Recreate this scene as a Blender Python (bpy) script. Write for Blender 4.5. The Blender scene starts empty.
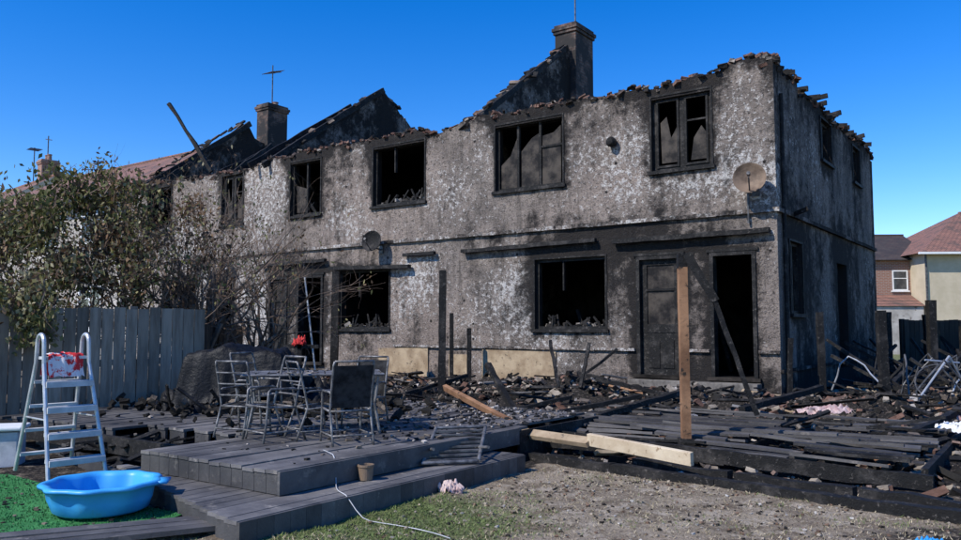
import bpy, math, random
from mathutils import Vector, Matrix, noise, Euler
random.seed(7)
R=random.random
def U(a,b): return a+(b-a)*R()
def fr(x,y,z=0,o=4): return noise.fractal(Vector((x,y,z)),0.9,2.0,o)
def sm(a,b,x):
    t=max(0,min(1,(x-a)/(b-a))); return t*t*(3-2*t)
scene=bpy.context.scene
# ---------------------------------------------------------------- materials
def base(name):
    m=bpy.data.materials.new(name); m.use_nodes=True
    nt=m.node_tree; b=nt.nodes['Principled BSDF']; return m,nt,b
def noi(nt,co,scale,detail=5,rough=.6,dist=0):
    n=nt.nodes.new('ShaderNodeTexNoise'); n.inputs['Scale'].default_value=scale
    n.inputs['Detail'].default_value=detail; n.inputs['Roughness'].default_value=rough; n.inputs['Distortion'].default_value=dist
    nt.links.new(co,n.inputs['Vector']); return n.outputs['Fac']
def ramp(nt,f,a,b):
    r=nt.nodes.new('ShaderNodeMapRange'); r.interpolation_type='SMOOTHSTEP'
    r.inputs['From Min'].default_value=a; r.inputs['From Max'].default_value=b
    nt.links.new(f,r.inputs['Value']); return r.outputs[0]
def mix(nt,f,a,b,mode='MIX'):
    m=nt.nodes.new('ShaderNodeMix'); m.data_type='RGBA'; m.blend_type=mode
    if isinstance(f,(int,float)): m.inputs[0].default_value=f
    else: nt.links.new(f,m.inputs[0])
    for i,c in ((6,a),(7,b)):
        if isinstance(c,tuple): m.inputs[i].default_value=(*c[:3],1)
        else: nt.links.new(c,m.inputs[i])
    return m.outputs[2]
def math_(nt,op,a,b):
    m=nt.nodes.new('ShaderNodeMath'); m.operation=op
    for i,c in ((0,a),(1,b)):
        if isinstance(c,(int,float)): m.inputs[i].default_value=c
        else: nt.links.new(c,m.inputs[i])
    return m.outputs[0]
def coord(nt,stretch=None):
    t=nt.nodes.new('ShaderNodeTexCoord'); o=t.outputs['Object']
    if stretch:
        mp=nt.nodes.new('ShaderNodeMapping'); mp.inputs['Scale'].default_value=stretch
        nt.links.new(o,mp.inputs['Vector']); o=mp.outputs[0]
    return o
def bump(nt,b,f,strength=.4,dist=.02):
    n=nt.nodes.new('ShaderNodeBump'); n.inputs['Strength'].default_value=strength; n.inputs['Distance'].default_value=dist
    nt.links.new(f,n.inputs['Height']); nt.links.new(n.outputs[0],b.inputs['Normal'])
def M(name,c1,c2,scale=5,rough=.8,bs=40,bst=.4,metal=0,attr=False,stretch=None,lo=.35,hi=.65,bd=.01,c3=None,spec=.3,trans=0):
    m,nt,b=base(name); co=coord(nt,stretch)
    f=ramp(nt,noi(nt,co,scale,6,.65),lo,hi); col=mix(nt,f,c1,c2)
    if c3: col=mix(nt,ramp(nt,noi(nt,co,scale*3.7,6,.7),.58,.68),col,c3)
    if attr:
        a=nt.nodes.new('ShaderNodeAttribute'); a.attribute_name='Col'
        col=mix(nt,1.0,col,a.outputs['Color'],'MULTIPLY')
    nt.links.new(col,b.inputs['Base Color']); b.inputs['Roughness'].default_value=rough
    b.inputs['Metallic'].default_value=metal; b.inputs['Specular IOR Level'].default_value=spec
    if bst: bump(nt,b,noi(nt,co,bs,5,.7),bst,bd)
    if trans:
        t=nt.nodes.new('ShaderNodeBsdfTranslucent'); nt.links.new(col,t.inputs['Color'])
        ms=nt.nodes.new('ShaderNodeMixShader'); ms.inputs[0].default_value=trans
        nt.links.new(b.outputs[0],ms.inputs[1]); nt.links.new(t.outputs[0],ms.inputs[2])
        nt.links.new(ms.outputs[0],nt.nodes['Material Output'].inputs['Surface'])
    return m
def render_mat(name):
    m,nt,b=base(name); co=coord(nt)
    a=nt.nodes.new('ShaderNodeAttribute'); a.attribute_name='Col'
    sp=nt.nodes.new('ShaderNodeSeparateColor'); nt.links.new(a.outputs['Color'],sp.inputs[0])
    n1=noi(nt,co,1.3,9,.7); n2=noi(nt,co,10,7,.8); n3=noi(nt,co,4.2,10,.78,.3); n4=noi(nt,co,34,4,.7); n5=noi(nt,co,15,6,.8)
    st=noi(nt,coord(nt,(3.0,3.0,.35)),1.6,7,.7)
    c=mix(nt,ramp(nt,n1,.38,.62),(.155,.135,.118),(.31,.262,.222))
    c=mix(nt,math_(nt,'MULTIPLY',sp.outputs[2],.65),c,(.42,.33,.27))
    c=mix(nt,ramp(nt,n5,.36,.49),(.055,.048,.042),c)
    c=mix(nt,math_(nt,'MULTIPLY',ramp(nt,st,.48,.68),.65),c,(.07,.06,.052))
    pf=math_(nt,'ADD',n2,math_(nt,'MULTIPLY',sp.outputs[1],.19))
    c=mix(nt,ramp(nt,pf,.615,.69),c,(.64,.60,.55))
    c=mix(nt,ramp(nt,n4,.33,.52),mix(nt,.6,c,(.03,.027,.025)),c)
    sf=math_(nt,'ADD',math_(nt,'MULTIPLY',sp.outputs[0],.93),math_(nt,'MULTIPLY',math_(nt,'SUBTRACT',n3,.5),1.9))
    c=mix(nt,math_(nt,'MULTIPLY',ramp(nt,sf,.27,.78),.96),c,(.022,.020,.019))
    v=nt.nodes.new('ShaderNodeTexVoronoi'); v.inputs['Scale'].default_value=2.9; nt.links.new(co,v.inputs['Vector'])
    vf=math_(nt,'ADD',v.outputs['Distance'],math_(nt,'MULTIPLY',n2,.16))
    c=mix(nt,ramp(nt,vf,.14,.20),(.03,.026,.024),c)
    nt.links.new(c,b.inputs['Base Color']); b.inputs['Roughness'].default_value=.92; b.inputs['Specular IOR Level'].default_value=.12
    h=math_(nt,'ADD',math_(nt,'MULTIPLY',n2,1.0),math_(nt,'MULTIPLY',n4,.7))
    bump(nt,b,h,.95,.045); return m
def ground_mat():
    m,nt,b=base('ground_soil'); co=coord(nt)
    a=nt.nodes.new('ShaderNodeAttribute'); a.attribute_name='Col'
    sp=nt.nodes.new('ShaderNodeSeparateColor'); nt.links.new(a.outputs['Color'],sp.inputs[0])
    n1=noi(nt,co,1.7,9,.75); n2=noi(nt,co,24,7,.8); n3=noi(nt,co,90,4,.7); n4=noi(nt,co,5,7,.75)
    c=mix(nt,ramp(nt,n1,.38,.62),(.19,.145,.10),(.46,.375,.275))
    c=mix(nt,ramp(nt,n4,.5,.60),c,(.56,.47,.36))
    c=mix(nt,ramp(nt,n2,.50,.62),c,(.48,.39,.28))
    c=mix(nt,ramp(nt,n2,.33,.43),(.075,.058,.042),c)
    c=mix(nt,ramp(nt,n3,.32,.46),(.11,.088,.065),c)
    g=mix(nt,ramp(nt,n2,.4,.6),(.085,.10,.038),(.27,.29,.13))
    gf=math_(nt,'ADD',sp.outputs[0],math_(nt,'MULTIPLY',math_(nt,'SUBTRACT',n4,.5),1.8))
    c=mix(nt,ramp(nt,gf,.38,.72),c,g)
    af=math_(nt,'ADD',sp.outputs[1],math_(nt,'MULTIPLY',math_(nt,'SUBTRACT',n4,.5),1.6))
    ash_shade=mix(nt,ramp(nt,n2,.5,.66),(.028,.025,.022),(.20,.165,.135))  # ash tone; also colours the shade band painted on the lawn
    c=mix(nt,ramp(nt,af,.3,.6),c,ash_shade)
    nt.links.new(c,b.inputs['Base Color']); b.inputs['Roughness'].default_value=.95; b.inputs['Specular IOR Level'].default_value=.1
    bump(nt,b,math_(nt,'ADD',n2,math_(nt,'MULTIPLY',n3,.6)),.9,.04); return m
def tile_mat(name,c1,c2):
    m,nt,b=base(name); t=nt.nodes.new('ShaderNodeTexCoord'); co=t.outputs['UV']
    br=nt.nodes.new('ShaderNodeTexBrick'); nt.links.new(co,br.inputs['Vector'])
    br.inputs['Scale'].default_value=1; br.inputs['Brick Width'].default_value=.22; br.inputs['Row Height'].default_value=.16
    br.inputs['Mortar Size'].default_value=.012; br.inputs['Color1'].default_value=(*c1,1); br.inputs['Color2'].default_value=(*c2,1); br.inputs['Mortar'].default_value=(.03,.02,.02,1)
    c=mix(nt,ramp(nt,noi(nt,co,1.5,6,.7),.45,.7),br.outputs['Color'],(.07,.055,.045))
    nt.links.new(c,b.inputs['Base Color']); b.inputs['Roughness'].default_value=.85
    bump(nt,b,br.outputs['Fac'],-.6,.03); return m
def brick_mat(name,c1,c2,mo,soot):
    m,nt,b=base(name); t=nt.nodes.new('ShaderNodeTexCoord'); co=t.outputs['UV']
    br=nt.nodes.new('ShaderNodeTexBrick'); nt.links.new(co,br.inputs['Vector'])
    br.inputs['Scale'].default_value=1; br.inputs['Brick Width'].default_value=.225; br.inputs['Row Height'].default_value=.075
    br.inputs['Mortar Size'].default_value=.01; br.inputs['Color1'].default_value=(*c1,1); br.inputs['Color2'].default_value=(*c2,1); br.inputs['Mortar'].default_value=(*mo,1)
    f=ramp(nt,noi(nt,coord(nt),1.6,7,.7),.62-soot*.5,.8-soot*.5)
    c=mix(nt,f,br.outputs['Color'],(.02,.018,.017))
    nt.links.new(c,b.inputs['Base Color']); b.inputs['Roughness'].default_value=.9
    bump(nt,b,br.outputs['Fac'],-.5,.02); return m
def char_mat():
    m,nt,b=base('charred_timber'); co=coord(nt)
    n=noi(nt,co,3.5,7,.7); n2=noi(nt,co,22,6,.75); n3=noi(nt,co,70,4,.7)
    c=mix(nt,ramp(nt,n,.48,.72),(.011,.0105,.010),(.060,.054,.049))
    c=mix(nt,ramp(nt,n2,.56,.68),c,(.11,.098,.086))
    nt.links.new(c,b.inputs['Base Color']); b.inputs['Roughness'].default_value=.7; b.inputs['Specular IOR Level'].default_value=.22
    bump(nt,b,math_(nt,'ADD',n2,math_(nt,'MULTIPLY',n3,.5)),.7,.02); return m
MAT={}
MAT['render']=render_mat('burnt_render')
MAT['ground']=ground_mat()
MAT['char']=char_mat()
MAT['black']=M('soot_black',(.005,.005,.005),(.016,.014,.013),3,.95,20,.5,spec=.1)
MAT['inner']=M('soot_plaster',(.010,.009,.008),(.055,.047,.04),2,.95,20,.5,spec=.1)
MAT['concrete']=M('sooty_concrete',(.07,.065,.06),(.22,.20,.175),3,.95,30,.6,spec=.1,c3=(.03,.03,.03))
MAT['rub']=M('rubble_mixed',(.6,.57,.55),(1.1,1.1,1.1),6,.92,45,.7,attr=True,bd=.02,spec=.15)
MAT['deck']=M('composite_decking',(.085,.082,.083),(.165,.158,.154),2.5,.6,60,.45,attr=True,c3=(.24,.22,.20))
MAT['wood']=M('raw_timber',(.50,.39,.26),(.66,.55,.39),3,.75,40,.3,c3=(.26,.17,.10))
MAT['woodpost']=M('scorched_timber',(.16,.08,.04),(.33,.18,.095),2.2,.8,40,.6,c3=(.025,.02,.015))
MAT['fence']=M('weathered_fence_wood',(.20,.165,.13),(.34,.29,.235),2,.9,50,.5,attr=True,stretch=(6,6,.7))
MAT['alu']=M('grey_metal',(.42,.43,.44),(.60,.60,.60),8,.38,60,.1,metal=.5)
MAT['step']=M('grey_step_plastic',(.40,.41,.42),(.58,.58,.58),6,.6,60,.2)
MAT['dmetal']=M('dark_metal',(.05,.05,.052),(.16,.155,.15),9,.45,60,.3,metal=.4)
MAT['fmetal']=M('scorched_furniture_metal',(.07,.07,.072),(.26,.25,.24),9,.45,60,.3,metal=.4)
MAT['sling']=M('burnt_sling_fabric',(.012,.012,.013),(.04,.04,.04),7,.9,80,.4,spec=.15)
MAT['blue']=M('blue_plastic',(.035,.30,.68),(.06,.38,.74),2,.42,30,.05,spec=.4,c3=(.07,.33,.62))
MAT['red']=M('red_white_towel',(.62,.03,.035),(.75,.68,.66),7,.9,60,.3,lo=.47,hi=.53)
MAT['redc']=M('red_cloth',(.45,.03,.03),(.6,.06,.05),7,.9,60,.3)
MAT['pink']=M('pink_fabric',(.42,.25,.23),(.60,.47,.43),9,.95,40,.6,c3=(.15,.11,.1))
MAT['turf']=M('artificial_turf',(.03,.17,.045),(.06,.27,.08),5,.9,200,.8,c3=(.05,.10,.04))
MAT['leaf']=M('dry_leaves',(.85,.85,.85),(1,1,1),4,.7,0,0,attr=True,trans=.3)
MAT['twig']=M('bush_bark',(.085,.058,.042),(.24,.175,.13),3,.9,40,.4)
MAT['grass']=M('grass_blades',(.8,.8,.8),(1,1,1),4,.8,0,0,attr=True)
MAT['tile']=tile_mat('red_roof_tiles',(.30,.145,.10),(.22,.11,.08))
MAT['tiled']=tile_mat('charred_roof_tiles',(.06,.04,.033),(.035,.03,.028))
MAT['brick']=brick_mat('sooty_brick',(.17,.09,.06),(.11,.06,.045),(.16,.14,.12),.55)
MAT['brickn']=brick_mat('house_brick',(.30,.14,.09),(.24,.11,.07),(.3,.27,.23),-.1)
MAT['cream']=M('cream_render',(.50,.42,.29),(.58,.49,.35),1.5,.9,50,.3)
MAT['offw']=M('offwhite_render',(.30,.27,.235),(.52,.48,.43),1.1,.9,50,.4,c3=(.17,.14,.12))
MAT['white']=M('white_paint',(.70,.70,.68),(.8,.8,.78),2,.5,40,.1)
MAT['glass']=M('dark_glass',(.03,.035,.04),(.09,.09,.09),2,.12,10,.05,spec=.6)
MAT['sglass']=M('sooted_glass',(.010,.009,.009),(.075,.062,.05),3.5,.6,40,.4,spec=.15)
MAT['rust']=M('heat_stained_metal',(.09,.06,.04),(.22,.155,.105),3,.6,50,.3,metal=.1)
MAT['tarp']=M('melted_tarpaulin',(.006,.006,.0065),(.014,.014,.015),4,.42,18,.7,bd=.02,spec=.18)
MAT['board']=M('sheathing_board',(.27,.195,.12),(.44,.34,.22),3,.9,30,.5,c3=(.06,.05,.04))
MAT['green']=M('green_plastic',(.02,.15,.06),(.03,.2,.08),3,.5,30,.1)
# ---------------------------------------------------------------- mesh builder
class MB:
    def __init__(s): s.v=[];s.f=[];s.m=[];s.c=[];s.mats=[];s.uv=[]
    def mi(s,k):
        if k not in s.mats: s.mats.append(k)
        return s.mats.index(k)
    def poly(s,pts,mat,col=(1,1,1),uv=None):
        i=len(s.v); s.v+= [tuple(p) for p in pts]; s.f.append(tuple(range(i,i+len(pts)))); s.m.append(s.mi(mat)); s.c.append(col)
        s.uv.append(uv if uv else [(p[0]+p[1],p[2]) for p in pts])
    def faces(s,vs,fs,mat,col=(1,1,1)):
        i=len(s.v); s.v+=[tuple(p) for p in vs]; k=s.mi(mat)
        for f in fs:
            s.f.append(tuple(i+j for j in f)); s.m.append(k); s.c.append(col)
            s.uv.append([(vs[j][0]+vs[j][1],vs[j][2]) for j in f])
    def box(s,c,size,mat,rot=(0,0,0),jit=0,col=(1,1,1)):
        e=Euler(rot).to_matrix(); hx,hy,hz=[q/2 for q in size]; vs=[]
        for x in (-1,1):
            for y in (-1,1):
                for z in (-1,1):
                    p=Vector((x*hx*(1+U(-jit,jit)),y*hy*(1+U(-jit,jit)),z*hz*(1+U(-jit,jit))))
                    vs.append(e@p+Vector(c))
        s.faces(vs,[(0,1,3,2),(4,6,7,5),(0,4,5,1),(2,3,7,6),(0,2,6,4),(1,5,7,3)],mat,col)
    def b2(s,x0,x1,y0,y1,z0,z1,mat,col=(1,1,1)):
        s.box(((x0+x1)/2,(y0+y1)/2,(z0+z1)/2),(abs(x1-x0),abs(y1-y0),abs(z1-z0)),mat,col=col)
    def beam(s,p0,p1,w,h,mat,col=(1,1,1),roll=0,seg=1,wob=0):
        p0=Vector(p0);p1=Vector(p1);d=(p1-p0).normalized()
        up=Vector((0,0,1)) if abs(d.z)<.9 else Vector((1,0,0))
        sd=d.cross(up).normalized(); up=sd.cross(d)
        if roll:
            q=Matrix.Rotation(roll,3,d); sd=q@sd; up=q@up
        vs=[];
        for i in range(seg+1):
            t=i/seg; c=p0.lerp(p1,t)+ (sd*U(-wob,wob)+up*U(-wob,wob))
            k=1+U(-1,1)*min(.35,wob*12)
            for a,b_ in ((-1,-1),(1,-1),(1,1),(-1,1)): vs.append(c+sd*a*w/2*k+up*b_*h/2*k)
        fs=[(0,3,2,1),(4*seg,4*seg+1,4*seg+2,4*seg+3)]
        for i in range(seg):
            for j in range(4): fs.append((4*i+j,4*i+(j+1)%4,4*i+4+(j+1)%4,4*i+4+j))
        s.faces(vs,fs,mat,col)
    def tube(s,pts,r,mat,n=7,col=(1,1,1)):
        pts=[Vector(p) for p in pts]; vs=[];L=len(pts); prev=None
        for i,p in enumerate(pts):
            d=(pts[min(i+1,L-1)]-pts[max(i-1,0)])
            if d.length<1e-6: d=Vector((0,0,1))
            d.normalize()
            if prev is None:
                a=Vector((0,0,1)) if abs(d.z)<.9 else Vector((1,0,0)); sd=d.cross(a).normalized()
            else:
                sd=(prev-d*prev.dot(d))
                if sd.length<1e-5: sd=d.cross(Vector((.3,.5,.8)))
                sd.normalize()
            prev=sd; up=sd.cross(d); rr=r[i] if isinstance(r,(list,tuple)) else r
            for k in range(n):
                a=2*math.pi*k/n; vs.append(p+sd*math.cos(a)*rr+up*math.sin(a)*rr)
        fs=[]
        for i in range(L-1):
            for k in range(n): fs.append((i*n+k,i*n+(k+1)%n,(i+1)*n+(k+1)%n,(i+1)*n+k))
        fs.append(tuple(range(n))[::-1]); fs.append(tuple((L-1)*n+k for k in range(n)))
        s.faces(vs,fs,mat,col)
    def lathe(s,prof,c,mat,n=40,rot=None,wob=None,col=(1,1,1)):
        vs=[];e=Euler(rot).to_matrix() if rot else None
        for r,z in prof:
            for k in range(n):
                a=2*math.pi*k/n; rr=r*(1+(wob(a,z) if wob else 0)); p=Vector((rr*math.cos(a),rr*math.sin(a),z))
                if e: p=e@p
                vs.append(p+Vector(c))
        fs=[]
        for i in range(len(prof)-1):
            for k in range(n): fs.append((i*n+k,i*n+(k+1)%n,(i+1)*n+(k+1)%n,(i+1)*n+k))
        s.faces(vs,fs,mat,col)
    def obj(s,name,parent=None,loc=(0,0,0),rot=(0,0,0),smooth=False,bevel=0):
        me=bpy.data.meshes.new(name); me.from_pydata(s.v,[],s.f)
        for k in s.mats: me.materials.append(MAT[k])
        me.polygons.foreach_set('material_index',s.m)
        ca=me.color_attributes.new('Col','FLOAT_COLOR','CORNER'); uvl=me.uv_layers.new(name='UVMap')
        cd=[];ud=[]
        for f,c,u in zip(s.f,s.c,s.uv):
            for j in range(len(f)): cd+= [*c,1]; ud+=list(u[j])
        ca.data.foreach_set('color',cd); uvl.data.foreach_set('uv',ud)
        if smooth: me.polygons.foreach_set('use_smooth',[True]*len(me.polygons))
        me.update(); o=bpy.data.objects.new(name,me); scene.collection.objects.link(o)
        o.location=loc;o.rotation_euler=rot
        if parent: o.parent=parent
        if bevel:
            b=o.modifiers.new('bevel','BEVEL'); b.width=bevel; b.segments=2; b.limit_method='ANGLE'
        return o
def empty(name,loc=(0,0,0),rz=0,sc=1):
    e=bpy.data.objects.new(name,None); scene.collection.objects.link(e); e.location=loc; e.rotation_euler=(0,0,rz); e.empty_display_size=.3; e.scale=(sc,)*3; return e
CX,CY=4.89,13.1; ANG=math.atan2(-.587,.81); cA,sA=math.cos(ANG),math.sin(ANG)
def W(x,y,z=0): return (CX+x*cA-y*sA, CY+x*sA+y*cA, z)
def Lc(X,Y):
    dx,dy=X-CX,Y-CY; return (dx*cA+dy*sA, -dx*sA+dy*cA)
# ---------------------------------------------------------------- ground
def mound(X,Y):
    x,w=Lc(X,Y)
    h=0
    if -14<x<7 and -6<w<.4:
        h+=.22*math.exp(-((w+1.3)/1.15)**2)*(sm(-14,-6,x))*(1-sm(0,1.2,x)*.5)*(.3+1.5*abs(fr(X*.9,Y*.9,3)))
        h+=.26*math.exp(-((x+3.3)/1.0)**2-((w+1.1)/.8)**2)
    if x>-.5: h+=.17*sm(-.5,1.5,x)*sm(-6.8,-4.2,w)*(1-sm(7,9,w))*(.2+1.6*abs(fr(X*1.1,Y*1.1,9)))*(1-sm(9,12,x))
    return h
def gz(X,Y):
    near=1-sm(25,60,math.hypot(X,Y))
    return near*(.025*fr(X*1.3,Y*1.3,0)+.010*fr(X*7,Y*7,2,2))+mound(X,Y)
def gmask(X,Y):
    x,w=Lc(X,Y); n=fr(X*.9,Y*.9,5)
    g=math.exp(-(((X+.75)/1.05)**2+((Y-5.3)/1.0)**2))*1.15
    if math.hypot(X,Y)>30: g=.7
    g=max(g,.4*sm(.3,.6,n) if Y<7 else 0)
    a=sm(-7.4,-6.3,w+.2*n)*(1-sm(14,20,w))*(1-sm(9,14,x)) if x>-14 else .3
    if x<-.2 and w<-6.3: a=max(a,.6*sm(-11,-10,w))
    a=max(a,.66*math.exp(-((X-3.2)**2/1.2+(Y-4.85)**2/.2)),.45*math.exp(-((X-1.2)**2/.3+(Y-6.6)**2/.08)))  # first term: tree shade band painted on the lawn via the ash channel
    return (g*(1-a),a,0)
def axis(a,b,st,lo,hi):
    r=[a]
    while r[-1]<b: r.append(r[-1]+st)
    p=[];x=r[-1];s=st
    while x<hi: s*=1.35; x+=s; p.append(x)
    q=[];x=r[0];s=st
    while x>lo: s*=1.35; x-=s; q.append(x)
    return q[::-1]+r+p
xs=axis(-8,11,.08,-900,900); ys=axis(3.6,17,.08,-300,1500)
vs=[(x,y,gz(x,y)) for y in ys for x in xs]; nx=len(xs)
fs=[(j*nx+i,j*nx+i+1,(j+1)*nx+i+1,(j+1)*nx+i) for j in range(len(ys)-1) for i in range(nx-1)]
me=bpy.data.meshes.new('ground'); me.from_pydata(vs,[],fs); me.materials.append(MAT['ground'])
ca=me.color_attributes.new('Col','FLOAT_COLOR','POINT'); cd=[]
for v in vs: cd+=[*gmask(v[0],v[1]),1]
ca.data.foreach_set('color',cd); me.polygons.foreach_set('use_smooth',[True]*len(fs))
o=bpy.data.objects.new('ground',me); scene.collection.objects.link(o)
# ---------------------------------------------------------------- burnt house
HOUSE=empty('burnt_terraced_house',(CX,CY,0),ANG)
fo=[(.36,1.15,.42,2.55),(1.65,2.52,.42,2.55),(3.15,4.70,1.23,2.60),(8.6,10.25,1.23,2.60),(10.75,11.68,.42,2.55),(12.05,12.75,.42,2.55),
 (1.08,2.18,4.08,5.44),(4.05,5.65,4.06,5.44),(7.57,9.12,4.06,5.44),(10.9,12.0,4.06,5.44),(13.9,14.8,4.06,5.4),(17.2,18.4,4.06,5.4),
 (14.2,15.1,.42,2.55),(15.9,17.5,1.23,2.6)]
so=[(3.2,4.1,4.6,5.44),(.7,1.5,1.5,2.75),(4.3,5.2,.42,2.6),(6.2,7.0,4.6,5.44)]
def sootf(ops,side):
    def f(s,z):
        v=.15+.44*fr(s*.6,z*.6,1.3)+.26*fr(s*2.6,z*.3,5)+ (.30 if side else 0)
        for a,b,c,d in ops:
            dx=max(a-s,0,s-b); dz=max(c-z,0,z-d); dd=math.hypot(dx,dz)
            v+=.55*math.exp(-dd/.14)+.20*math.exp(-dd/.5)
            if z>d: v+=.42*math.exp(-(z-d)/.5)*(1-sm(0,.45,dx))
            if z<c and c>1: v+=.28*math.exp(-(c-z)/.5)*(1-sm(-.1,.15,dx))*max(0,fr(s*6,c,3)+.3)
        v+=.55*math.exp(-(5.75-z)/.22)+.5*math.exp(-z/.35)
        if not side:
            v+=.34*math.exp(-((s-3.1)/.8)**2-((z-4.9)/.7)**2)+.34*math.exp(-s/.35)*sm(3,5.5,z)
            v+=.32*math.exp(-((z-3.08)/.14)**2)*sm(-.25,.25,fr(s*.5,2))
            v+=.34*math.exp(-((s-2.9)/1.1)**2-((z-3.05)/.18)**2)+.2*math.exp(-((s-10.6)/.7)**2-((z-4.6)/.9)**2)+.22*math.exp(-((s-2.9)/.35)**2-((z-1.8)/.9)**2)
            if s>13: v-=.08
        p=.32+.45*fr(s*.55,z*.8,7.7)
        if not side:
            p+=.50*math.exp(-((s-.9)/1.3)**2-((z-3.75)/.45)**2)+.32*math.exp(-((s-7)/.9)**2-((z-4.4)/.8)**2)
            p+=.32*math.exp(-((s-5.3)/.7)**2-((z-1.9)/.7)**2)+.32*math.exp(-((s-8)/.6)**2-((z-1.9)/.7)**2)+.28*math.exp(-((s-10)/1.6)**2-((z-3.9)/.6)**2)
            if s>12: p+=.3
        else: p-=.15
        wm=.3+.6*fr(s*.4,z*.4,13)+ (.3*sm(5,8,s) if not side else -.3)
        return (max(0,min(1,v)),max(0,min(1,p)),max(0,min(1,wm)))
    return f
def wall(name,s0,s1,zbase,zmid,ztop,ops,P,thick,colf,mat,inner,parent,st=.07,rows=5,jag=.012):
    sl=[s0+i*(s1-s0)/max(1,round((s1-s0)/st)) for i in range(round((s1-s0)/st)+1)]
    zl=[zbase+i*(zmid-zbase)/max(1,round((zmid-zbase)/st)) for i in range(round((zmid-zbase)/st)+1)] if zmid>zbase else [zbase]
    def snap(l,v):
        k=min(range(len(l)),key=lambda i:abs(l[i]-v)); l[k]=v
    for a,b,c,d in ops: snap(sl,a);snap(sl,b);snap(zl,c);snap(zl,d)
    nz=len(zl)+rows; vs=[];cols=[];N=len(sl)
    def Z(s,j):
        if j<len(zl): return zl[j]
        t=(j-len(zl)+1)/rows; return zl[-1]+(ztop(s)-zl[-1])*t
    def hole(i,j):
        if j>=len(zl)-1: return False
        sc=(sl[i]+sl[i+1])/2; zc=(zl[j]+zl[j+1])/2
        return any(a<sc<b and c<zc<d for a,b,c,d in ops)
    for lay in (0,1):
        for j in range(nz):
            for s in sl:
                z=Z(s,j); d=thick*lay + (fr(s*3,z*3,4)*jag if lay==0 else 0)
                vs.append(P(s,d,z)); cols.append(colf(s,z))
    fs=[];mi=[]
    K=nz*N
    for j in range(nz-1):
        for i in range(N-1):
            if hole(i,j): continue
            a=j*N+i; fs.append((a,a+1,a+N+1,a+N)); mi.append(0)
            a+=K; fs.append((a,a+N,a+N+1,a+1)); mi.append(1)
    for i in range(N-1):
        a=(nz-1)*N+i; fs.append((a,a+1,a+1+K,a+K)); mi.append(0)
    for j in range(nz-1):
        for i in (0,N-1):
            a=j*N+i; fs.append((a,a+N,a+N+K,a+K)); mi.append(0)
    for a,b,c,d in ops:
        for (p,q) in (((a,c),(a,d)),((a,d),(b,d)),((b,d),(b,c)),((b,c),(a,c))):
            i=len(vs); vs+=[P(p[0],0,p[1]),P(q[0],0,q[1]),P(q[0],thick,q[1]),P(p[0],thick,p[1])]
            cols+=[(1,.2,.2)]*4; fs.append((i,i+1,i+2,i+3)); mi.append(0)
    me=bpy.data.meshes.new(name); me.from_pydata(vs,[],fs); me.materials.append(MAT[mat]); me.materials.append(MAT[inner])
    me.polygons.foreach_set('material_index',mi)
    ca=me.color_attributes.new('Col','FLOAT_COLOR','POINT'); ca.data.foreach_set('color',[q for c in cols for q in (*c,1)])
    me.update(); o=bpy.data.objects.new(name,me); scene.collection.objects.link(o); o.parent=parent; return o
PF=lambda s,d,z:(-s,d,z)
PS=lambda s,d,z:(-d,s,z)
DEP=8.6
def jagtop(b,amp,seed):
    def f(s):
        q=math.floor(s/.22)
        return b+amp*noise.noise(Vector((q*.77,seed,.5)))+amp*.8*fr(s*.6,seed)
    return f
def ft(s):
    return jagtop(5.66,.09,1)(s)+.13*math.exp(-((s-.35)/.4)**2)-.1*math.exp(-((s-7.2)/.5)**2)-(.15 if s>13 else 0)
wall('front_wall',0,19.5,-.2,5.5,ft,fo,PF,.28,sootf(fo,False),'render','inner',HOUSE)
wall('side_wall',.285,DEP-.285,-.2,5.5,jagtop(5.62,.16,5),so,PS,.28,sootf(so,True),'render','inner',HOUSE,st=.08)
wall('back_wall',0,19.5,-.2,5.0,jagtop(5.5,.2,9),[],lambda s,d,z:(-s,DEP-d,z),.28,lambda s,z:(.7,.2,.2),'render','inner',HOUSE,st=.3)
def gable(u,name,bite=0):
    def zt(s):
        v=5.55+(1-abs(s-4.3)/4.3)*3.0
        v+=.07*noise.noise(Vector((math.floor(s/.2)*.9,u,2)))
        if bite: v-=bite*max(0,fr(s*.8,u))
        return v
    wall(name,.285,DEP-.285,0,5.3,zt,[],lambda s,d,z:(-u-d+.14,s,z),.26,lambda s,z:(.74+.5*fr(s,z),.2,.5),'render','inner',HOUSE,st=.16,rows=22)
gable(6.5,'party_wall_1'); gable(13.0,'party_wall_2'); gable(19.5,'party_wall_3',.3)
mb=MB()
for u,lo,hi in ((6.5,0,4.3),(13.0,0,8.4),(19.5,0,4.3)):
    y=lo
    while y<hi:
        z=5.56+(1-abs(y-4.3)/4.3)*3.0
        if R()<.8:
            col=random.choice([(.03,.028,.026)]*5+[(.14,.09,.065)]*2+[(.25,.2,.16)])
            mb.box((-u+U(-.08,.16),y,z+U(.0,.05)),(U(.12,.34),U(.12,.24),U(.03,.07)),'rub',(math.atan(.7)*(1 if y<4.3 else -1)+U(-.25,.25),U(-.3,.3),U(-.5,.5)),.2,col)
        y+=.15
mb.obj('verge_tiles',HOUSE)
mb=MB()
mb.beam((-6.38,.1,5.62),(-6.38,4.2,8.45),.06,.14,'char',seg=8,wob=.012)
mb.beam((-12.85,-.2,5.45),(-12.85,4.3,8.55),.08,.16,'char',seg=8,wob=.012)
mb.beam((-13.3,-.3,5.5),(-13.2,3.3,7.85),.06,.14,'char',seg=8,wob=.02)
mb.beam((-19.2,.1,5.5),(-19.2,4.3,8.45),.08,.16,'char',seg=8,wob=.02)
for k in range(7):
    x=-14.2-k*.75; mb.beam((x,U(0,.5),5.6),(x+U(-.6,.6),U(2,3.2),U(5.9,6.9)),.05,.12,'char',seg=6,wob=.02)
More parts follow.
